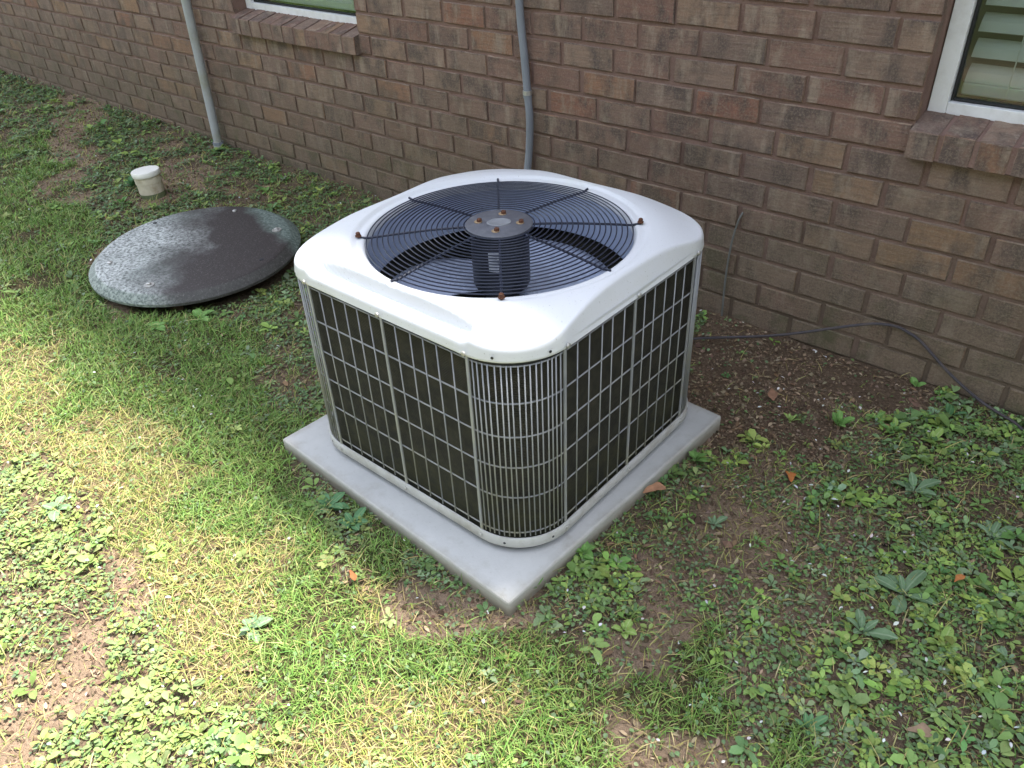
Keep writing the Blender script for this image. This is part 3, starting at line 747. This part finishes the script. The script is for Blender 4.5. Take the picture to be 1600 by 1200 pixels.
def blades(name, x, y, h, w_, lean, cols, label, cat, mat='leaf'):
    n = len(x); z = gz(x, y)-.002; a = rng.uniform(0, 2*np.pi, n); b = a+rng.normal(0, .5, n)
    dx, dy = np.cos(a), np.sin(a); px, py = -np.sin(b), np.cos(b); V = np.zeros((n, 7, 3))
    for i, (f, wf) in enumerate(((0, .8), (.38, 1.), (.74, .7), (1, 0))):
        hor = lean*(f**1.7)*h; ver = h*f*(1-.33*np.minimum(lean, 1.4)*f)
        cx, cy, cz = x+dx*hor, y+dy*hor, z+np.maximum(ver, .003*f)
        if i < 3:
            V[:, 2*i] = np.stack([cx-px*w_*wf/2, cy-py*w_*wf/2, cz], 1); V[:, 2*i+1] = np.stack([cx+px*w_*wf/2, cy+py*w_*wf/2, cz+.0006], 1)
        else: V[:, 6] = np.stack([cx, cy, cz], 1)
    f0 = np.array([(0, 1, 3), (0, 3, 2), (2, 3, 5), (2, 5, 4), (4, 5, 6)]); F = (f0[None]+7*np.arange(n)[:, None, None]).reshape(-1, 3)
    o = tri_mesh(name, V.reshape(-1, 3), F, np.repeat(np.clip(cols, .005, .9), 7, 0), M[mat]); o['kind'] = 'stuff'; T(o, label, cat); return o
def leaves(name, x, y, z, az, el, ln, wd, cols, label, cat, mat='leaf', curl=.25, fold=.25, blunt=.8):
    """ovate leaves: base point, azimuth, elevation, length, width"""
    n = len(x); dx, dy = np.cos(az), np.sin(az); px, py = -dy, dx; V = np.zeros((n, 8, 3))
    def P(t, s):
        up = np.sin(el)*ln*t-curl*ln*t*t*.6; ho = np.cos(el)*ln*t; wv = wd*s/2
        return np.stack([x+dx*ho+px*wv, y+dy*ho+py*wv, np.maximum(z+up+np.abs(wv)*fold, z-.006)], 1)
    V[:, 0] = P(0., 0.); V[:, 1] = P(.38, -.85); V[:, 2] = P(.38, 0.); V[:, 3] = P(.38, .85)
    V[:, 4] = P(.75, -blunt); V[:, 5] = P(.75, 0.); V[:, 6] = P(.75, blunt); V[:, 7] = P(1., 0.)
    f0 = np.array([(0, 2, 1), (0, 3, 2), (1, 2, 5), (1, 5, 4), (2, 3, 6), (2, 6, 5), (4, 5, 7), (5, 6, 7)]); F = (f0[None]+8*np.arange(n)[:, None, None]).reshape(-1, 3)
    o = tri_mesh(name, V.reshape(-1, 3), F, np.repeat(np.clip(cols, .004, .9), 8, 0), M[mat]); o['kind'] = 'stuff'; T(o, label, cat); return o
def pick(x, y, d, dens, patch=None, seed=0, margin=0.):
    z = zone(x, y); p = np.zeros(len(x))
    for k, v in dens.items(): p[z == k] = v
    if patch: p = p*sstep(patch[1], patch[2], fbm(x, y, patch[0], seed))
    k = (rng.random(len(x)) < p) & ~keep_out(x, y, margin); return x[k], y[k], d[k], z[k]
# lush grass
x, y, d = world_pts(1150000); x, y, d, zz = pick(x, y, d, {'g': 1., 'y': .42, 'c': .14, 'd': .10, 'w': .13, 's': .05}, (5, .18, .5), 40)
n = len(x); big = np.clip((d/2.3)**.6, 1, 2.2); h = rng.gamma(6, .0037, n)*big**.35; h[zz != 'g'] *= .75
gc = palette(n, [(.155, .29, .055), (.19, .335, .07), (.235, .36, .085), (.13, .235, .055), (.32, .39, .13)])
blades('green_grass', x, y, h, rng.uniform(.0015, .0028, n)*big, rng.uniform(.25, 1.5, n), gc, 'lush green grass in a band left of the unit', 'grass')
# dry short grass
x, y, d = world_pts(700000); x, y, d, zz = pick(x, y, d, {'y': 1., 'g': .2, 's': .20, 'w': .22, 'c': .22, 'd': .24, 'm': .02}, (6, .15, .45), 50)
n = len(x); big = np.clip((d/2.3)**.6, 1, 2.2); h = rng.gamma(6, .0036, n)*big**.3
dc = palette(n, [(.40, .34, .12), (.32, .34, .09), (.50, .40, .20), (.25, .32, .07), (.42, .35, .16)])
blades('dry_grass', x, y, h, rng.uniform(.0013, .0025, n)*big, rng.uniform(.6, 1.7, n), dc, 'short yellowing grass with straw in the lawn', 'grass')
# fine creeping ground cover
x, y, d = world_pts(560000); x, y, d, zz = pick(x, y, d, {'c': 1., 'd': .55, 'w': .5, 'g': .15, 's': .10, 'm': .05, 'y': .10}, (7, .30, .55), 60)
n = len(x); big = np.clip((d/2.3)**.7, 1, 2.4); az = rng.uniform(0, 6.283, n)
cc = palette(n, [(.135, .225, .075), (.105, .185, .07), (.175, .265, .095), (.20, .265, .14), (.135, .19, .10)])
ln = rng.uniform(.006, .0135, n)*big
leaves('creeping_groundcover', x, y, gz(x, y)+rng.uniform(0, .014, n), az, rng.uniform(.0, .75, n), ln, ln*rng.uniform(.6, .95, n), cc, 'small leaved creeping ground cover along the wall and pad', 'ground cover')
# broad leaved weeds in rosettes
x, y, d = world_pts(78000); x, y, d, zz = pick(x, y, d, {'w': 1., 'c': .28, 'd': .34, 'g': .05, 'y': .05, 's': .06, 'm': .015}, (4, .22, .5), 70, .01)
m_ = len(x); nl = rng.integers(5, 9, m_); idx = np.repeat(np.arange(m_), nl); n = len(idx)
sz = rng.gamma(7, 1/7.5, m_)*np.clip((d/2.3)**.5, 1, 1.8); ph = rng.uniform(0, 6.283, m_)
k = np.concatenate([np.arange(q_) for q_ in nl]); az = ph[idx]+k*2.399+rng.normal(0, .2, n); ln = sz[idx]*rng.uniform(.009, .024, n)*np.where((x < -.75) & (y < -1.3), .82, 1.)[idx]
pc = palette(m_, [(.26, .37, .085), (.33, .43, .11), (.17, .29, .08), (.13, .245, .085), (.21, .33, .095), (.22, .30, .17)], .14)
pale = palette(m_, [(.235, .31, .08), (.20, .26, .10), (.27, .33, .11), (.17, .25, .07)], .12); lf = (x < -.75) & (y < -1.3); pc[lf] = pale[lf]
leaves('broadleaf_weeds', x[idx]+np.cos(az)*.003, y[idx]+np.sin(az)*.003, gz(x, y)[idx]+rng.uniform(.002, .014, n), az, rng.uniform(.1, .95, n), ln, ln*rng.uniform(.38, .62, n), pc[idx]*(1+rng.normal(0, .12, (n, 1))), 'low broad leaved weeds scattered over the lawn', 'weeds', curl=.55)
# dead straw, leaf bits, small clods
x, y, d = world_pts(430000); x, y, d, zz = pick(x, y, d, {'m': 1.4, 'd': .6, 's': .45, 'y': .5, 'c': .35, 'w': .35, 'g': .12}, (8, .2, .5), 80)
n = len(x); az = rng.uniform(0, 6.283, n); ln = rng.gamma(4, .0031, n)
lc = palette(n, [(.28, .20, .125), (.17, .11, .068), (.09, .058, .04), (.38, .30, .20), (.22, .145, .09)], .25)
leaves('dead_litter', x, y, gz(x, y)+rng.uniform(.001, .007, n), az, rng.uniform(-.1, .25, n), ln, np.where(rng.random(n) < .7, .0014, ln*.4), lc, 'brown straw and leaf crumbs on the soil', 'litter', 'litter')
x, y, d = world_pts(9000); x, y, d, zz = pick(x, y, d, {'w': .8, 'd': .9, 'm': .5, 's': .35, 'y': .12, 'g': .14, 'c': .25}, (5, .35, .6), 90)
n = len(x); az = rng.uniform(0, 6.283, n); ln = rng.uniform(.006, .014, n)
leaves('fallen_petals', x, y, gz(x, y)+rng.uniform(.008, .022, n), az, rng.uniform(-.2, .4, n), ln, ln*rng.uniform(.3, .7, n), palette(n, [(.62, .61, .60), (.5, .48, .46)], .1), 'small white petals strewn over the weeds', 'petals', 'litter')

# crumbs of soil
x, y, d = world_pts(230000); x, y, d, zz = pick(x, y, d, {'s': 1., 'm': 1., 'd': .9, 'c': .4, 'w': .4, 'y': .15}, (9, .1, .5), 95)
n = len(x); sz_ = rng.gamma(3, .0009, n)+.0006; o6 = np.array([(1, 0, 0), (-1, 0, 0), (0, 1, 0), (0, -1, 0), (0, 0, 1), (0, 0, -1)], float)
V = o6[None]*rng.uniform(.6, 1.4, (n, 6, 1))*sz_[:, None, None]; ca, sa = np.cos(x*999), np.sin(x*999); V = np.stack([V[..., 0]*ca[:, None]-V[..., 1]*sa[:, None], V[..., 0]*sa[:, None]+V[..., 1]*ca[:, None], V[..., 2]], -1)+np.stack([x, y, gz(x, y)+sz_*.4], 1)[:, None]
F = (np.array([(0, 2, 4), (2, 1, 4), (1, 3, 4), (3, 0, 4), (2, 0, 5), (1, 2, 5), (3, 1, 5), (0, 3, 5)])[None]+6*np.arange(n)[:, None, None]).reshape(-1, 3)
o = tri_mesh('soil_crumbs', V.reshape(-1, 3), F, np.repeat(np.clip(palette(n, [(.15, .102, .07), (.21, .148, .10), (.10, .067, .047), (.26, .19, .13)], .2), .01, .8), 6, 0), M['litter']); o.data.polygons.foreach_set('use_smooth', np.zeros(len(F), bool)); o['kind'] = 'stuff'; T(o, 'loose crumbs of brown soil on the bare patches', 'soil')

# ------------------------------------------------------------------ single weeds one can pick out
LM = {'grey': mat_leafbig('leaf_grey_green', (.125, .205, .105), (.165, .255, .135), (.27, .35, .22)), 'green': mat_leafbig('leaf_mid_green', (.13, .27, .065), (.18, .34, .09), (.25, .38, .13)),
      'lime': mat_leafbig('leaf_lime', (.20, .31, .07), (.27, .38, .10), (.33, .42, .16)), 'dark': mat_leafbig('leaf_dark', (.075, .18, .075), (.11, .235, .10), (.18, .29, .13))}
def leaf_mesh(L, Wd, curl, seed, shape=.6, wav=.06):
    r = random.Random(seed); nl_, nw = 8, 4; vs = []
    for i in range(nl_+1):
        t = i/nl_; wv = Wd/2*(math.sin(math.pi*min(1, t**(shape*2.0)*.96+.02))**.62 if t > .0 else .08); wv = max(wv, .0012)
        for j in range(nw+1):
            s = (j/nw-.5)*2; e = wv*s*(1+wav*math.sin(9*t+seed)*abs(s))
            vs.append((L*t, e, L*(.30*t-curl*t*t)+abs(e)*.28+r.uniform(-.0006, .0006)))
    return MB().add(vs, [(i*(nw+1)+j, (i+1)*(nw+1)+j, (i+1)*(nw+1)+j+1, i*(nw+1)+j+1) for i in range(nl_) for j in range(nw)]).mesh('leaf')
def rosette(u, v, label, cl, nleaf, L, Wd, lift=.35, curl=.45, seed=0, shape=.6, spread=6.283, a0=0., stem=0.):
    p = G(u, v, .02); p.z = float(gz(np.array([p.x]), np.array([p.y]))[0])+.001
    e = empty('weed_plant', p); T(e, label, 'weed', 'weeds that stand out'); r = random.Random(seed*7+3)
    ms = []
    for i in range(3):
        me = leaf_mesh(L*(1, .85, .7)[i], Wd*(1, .9, .8)[i], curl, seed*5+i, shape); me.materials.append(LM[cl]); me.polygons.foreach_set('use_smooth', [True]*len(me.polygons)); ms.append(me)
    for k in range(nleaf):
        o = bpy.data.objects.new('leaf', ms[k % 3]); col.objects.link(o); o.parent = e; a = a0+k*(2.399 if spread > 6 else spread/max(1, nleaf-1))+r.uniform(-.45, .45)
        o.location = (math.cos(a)*.003, math.sin(a)*.003, .004+stem*(k/nleaf)); o.rotation_euler = (r.uniform(-.2, .2), -lift*r.uniform(.4, 1.5)-(.5 if k >= nleaf*.7 else 0), a); s = r.uniform(.62, 1.12)*(1 if k < nleaf*.7 else .7); o.scale = (s, s, s)
    return e
rosette(1410, 930, 'large flat grey-green rosette with wide pointed leaves at lower right', 'grey', 7, .085, .034, .15, .30, 1, .75)
rosette(1428, 768, 'blue-green rosette among small weeds below the right wall', 'grey', 8, .062, .026, .25, .35, 2, .75)
rosette(1345, 992, 'upright grey-green weed just left and below of the large rosette', 'grey', 7, .058, .022, .6, .35, 3, .7)
rosette(1550, 838, 'spiky grey-green rosette near the right edge', 'grey', 9, .055, .017, .3, .35, 4, .7)
rosette(1272, 815, 'single bright upright leaf pair on the bare soil right of the pad', 'green', 3, .042, .020, .8, .3, 5)
rosette(1352, 856, 'tiny rosette alone on bare soil above the large rosette', 'grey', 6, .026, .012, .3, .35, 6)
rosette(1290, 862, 'small dark weed sprout on the bare soil patch', 'dark', 5, .026, .014, .3, .4, 7)
rosette(1115, 820, 'dull blue-green weed right of the pad beside the bare soil', 'grey', 7, .040, .016, .4, .4, 8)
rosette(912, 868, 'broad bright green weed leaning on the right pad edge near the front', 'green', 8, .042, .026, .6, .45, 9, .6, stem=.01)
rosette(962, 882, 'second broad green weed along the right pad edge', 'green', 8, .040, .026, .5, .45, 10, .6)
rosette(1085, 722, 'leafy green weed beside the pad at its right corner', 'green', 9, .038, .020, .6, .45, 11, .6, stem=.01)
rosette(832, 922, 'small upright weed at the front corner of the pad', 'green', 6, .030, .014, .8, .35, 12, .6, stem=.012)
rosette(800, 945, 'pale green weed sprout below the front tip of the pad', 'green', 5, .026, .013, .6, .35, 13)
rosette(515, 795, 'dense dark green rosette against the left pad edge', 'dark', 14, .052, .024, .4, .45, 14, .6)
rosette(553, 822, 'dark green rosette crowding the left pad edge nearer the front', 'dark', 12, .046, .022, .4, .45, 15, .6)
rosette(212, 305, 'dark leafy weed touching the white cleanout pipe', 'dark', 9, .070, .034, .7, .45, 16, .6, stem=.02)
rosette(312, 500, 'bright leafy weed in front of the round lid', 'green', 10, .060, .026, .5, .45, 17, .6)
rosette(245, 515, 'low pale rosette in the grass below the round lid', 'green', 9, .048, .026, .2, .4, 18, .6)
rosette(975, 985, 'yellow-green weed clump on bare ground right of the pad tip', 'lime', 12, .028, .017, .5, .4, 19, .6)
rosette(1472, 1008, 'large lime green weed below and right of the big rosette', 'lime', 9, .044, .024, .4, .45, 20, .6)
rosette(1430, 606, 'round leaved seedling at the foot of the wall', 'green', 4, .034, .024, 1.0, .3, 21, .5)
rosette(1482, 650, 'tall single broad leaf beside the wall under the cable', 'dark', 3, .058, .024, 1.2, .2, 22, .65)
rosette(1398, 672, 'lime green rosette by the wall between darker weeds', 'lime', 8, .042, .019, .5, .4, 23, .7)
rosette(1455, 690, 'second lime green rosette under the black cable', 'lime', 8, .045, .020, .5, .4, 24, .7)
rosette(1310, 665, 'bushy green weed at the edge of the dark mulch', 'green', 10, .040, .020, .7, .4, 25, .6, stem=.015)
rosette(1370, 655, 'medium green weed close to the wall foot', 'green', 8, .042, .020, .5, .4, 26, .6)
rosette(1235, 655, 'small spiky pale weed on the dark mulch', 'lime', 8, .030, .011, .7, .3, 27, .7)
rosette(245, 860, 'pale wilted weed in the sunlit lawn at left', 'lime', 8, .044, .022, .3, .5, 28, .6)
rosette(90, 800, 'grey-green weed at the left edge of the sunlit lawn', 'grey', 9, .050, .026, .3, .5, 29, .6)
rosette(395, 985, 'dull green weed in the sunlit lawn near the bottom', 'grey', 9, .046, .022, .3, .5, 30, .6)
rosette(1260, 1140, 'green tufted weed at the bottom of the lawn', 'dark', 7, .044, .016, .8, .35, 31, .7)
# fallen leaves
def dead_leaf(u, v, label, L, Wd, az, colr, seed, z=.012, curl=.9):
    p = G(u, v, .03); p.z = float(gz(np.array([p.x]), np.array([p.y]))[0])+z
    me = leaf_mesh(L, Wd, curl*.4, seed, .8, .22); m = mat_plain('dead_leaf_%s' % ('tan', 'orange', 'brown')[seed % 3], colr, .85, 0, .25, 60, .3, .2)
    me.materials.append(m); me.polygons.foreach_set('use_smooth', [True]*len(me.polygons)); o = bpy.data.objects.new('fallen_leaf', me); col.objects.link(o); o.location = p; o.rotation_euler = (random.uniform(-.3, .3), -.05, az); T(o, label, 'leaf', 'fallen leaves'); return o
dead_leaf(1004, 778, 'tan fallen leaf on the weeds beside the right pad edge', .062, .032, R(60), (.36, .19, .11), 0, .030)
dead_leaf(1236, 752, 'orange fallen leaf on soil right of the pad', .040, .026, R(120), (.36, .13, .04), 1, .014)
dead_leaf(1206, 605, 'curled pale brown leaf on the dark mulch', .062, .024, R(-60), (.22, .12, .075), 2, .012)
dead_leaf(1490, 912, 'small orange leaf right of the large rosette', .034, .016, R(70), (.38, .15, .05), 4, .022)
dead_leaf(548, 898, 'rust brown leaf in the grass left of the pad', .036, .014, R(-20), (.26, .10, .04), 7, .022)
dead_leaf(262, 472, 'dull brown leaf lying under the near rim of the lid', .075, .045, R(10), (.17, .10, .065), 5, .004)
dead_leaf(1415, 1143, 'pale brown leaf at the bottom right of the lawn', .045, .024, R(30), (.24, .165, .11), 8, .012)
# lumps of reddish soil
def clod(u, v, label, s, colr, seed):
    p = G(u, v, .02); p.z = float(gz(np.array([p.x]), np.array([p.y]))[0])-.004*s/.03; r = random.Random(seed); n = 14; vs = []; fs = []
    for i in range(6):
        f = i/5; zz = s*.42*math.sin(f*math.pi/2); rad = s*math.cos(f*math.pi/2*.96)
        for k in range(n): 
            a = 2*math.pi*k/n; q_ = rad*(1+.28*math.sin(2*a+seed)+r.uniform(-.14, .14)); vs.append((q_*math.cos(a)*1.25, q_*math.sin(a), zz+r.uniform(-.08, .08)*s))
    fs = [(i*n+k, i*n+(k+1) % n, (i+1)*n+(k+1) % n, (i+1)*n+k) for i in range(5) for k in range(n)]+[tuple(5*n+k for k in range(n))]
    o = MB().add(vs, fs).build('soil_clod', mat_plain('clod_%d' % seed, colr, .95, 0, .3, 60, .8, .15), None, True, angle=180); o.location = p; o.rotation_euler.z = seed; T(o, label, 'clod', 'lumps of soil'); return o
clod(1505, 655, 'reddish lump of soil at the wall foot under the cable', .022, (.20, .12, .085), 1)
clod(1245, 775, 'brown lump of soil on the bare patch right of the pad', .028, (.19, .125, .09), 2)
clod(1430, 625, 'dark lump of soil by the round leaved seedling', .015, (.15, .09, .065), 3)
clod(1505, 688, 'flat pinkish lump of soil among the lime weeds', .018, (.22, .14, .10), 4)

# ------------------------------------------------------------------ unseen trees, added behind the camera to darken the low sky
def make_tree(x, y, h, seed, first):
    e = empty('unseen_sky_blocker_tree', (x, y, 0)); T(e, 'unseen leafy tree added behind the camera to block low sky light', 'tree', 'added trees that block the low sky')
    if first is None:
        r = np.random.default_rng(seed); q = MB().tube([(0, 0, -.1), (.05, 0, 1.2), (0, .08, 2.6), (.05, 0, 4.4)], [.24, .19, .15, .07], 10)
        for k in range(6):
            a = k*1.05; q.tube([(0, .05, 1.9+.3*k), (1.0*math.cos(a), 1.0*math.sin(a), 2.7+.4*k), (1.9*math.cos(a), 1.9*math.sin(a), 3.2+.45*k)], [.09, .06, .025], 7)
        tr = q.mesh('trunk'); tr.materials.append(mat_plain('tree_bark', (.10, .08, .06), .95, 0, .25, 12, .6))
        n = 5200; a = r.uniform(0, 6.283, n); cz = r.uniform(-1, 1, n); rad = r.random(n)**.45
        lump = 1+.22*np.sin(3*a+2*cz)+.15*np.sin(5*a-4*cz)
        X = np.stack([2.6*rad*lump*np.sqrt(1-cz**2)*np.cos(a), 2.6*rad*lump*np.sqrt(1-cz**2)*np.sin(a), 3.9+2.9*rad*lump*cz], 1); X[:, 2] = np.maximum(X[:, 2], .7+r.random(n)*.5)
        V = np.zeros((n, 4, 3)); t1 = r.normal(size=(n, 3)); t1 /= np.linalg.norm(t1, axis=1)[:, None]; t2 = np.cross(t1, r.normal(size=(n, 3))); t2 /= np.linalg.norm(t2, axis=1)[:, None]
        V[:, 0] = X-t1*.17; V[:, 1] = X+t2*.10; V[:, 2] = X+t1*.17; V[:, 3] = X-t2*.10
        F = (np.array([(0, 1, 2), (0, 2, 3)])[None]+4*np.arange(n)[:, None, None]).reshape(-1, 3)
        o = tri_mesh('crown', V.reshape(-1, 3), F, np.repeat(palette(n, [(.06, .11, .03), (.09, .14, .04)]), 4, 0), M['leaf']); first = (tr, o.data); bpy.data.objects.remove(o)
    for nm, me in zip(('trunk', 'crown'), first):
        o = bpy.data.objects.new(nm, me); col.objects.link(o); o.parent = e
    e.scale = (h*.9, h*.9, h*.9); e.rotation_euler.z = seed; return first
tm = None
for i, (x, y, h) in enumerate([(-15, -7.5, 1.1), (-12, -10.5, 1.2), (-8, -9.5, 1.1), (-4.2, -11, 1.25), (0, -9.5, 1.1), (4.2, -10.5, 1.2), (7.8, -8.5, 1.1), (9.5, -5, 1.15), (9.8, -1, 1.1)]): tm = make_tree(x, y, h, 3+i, tm)
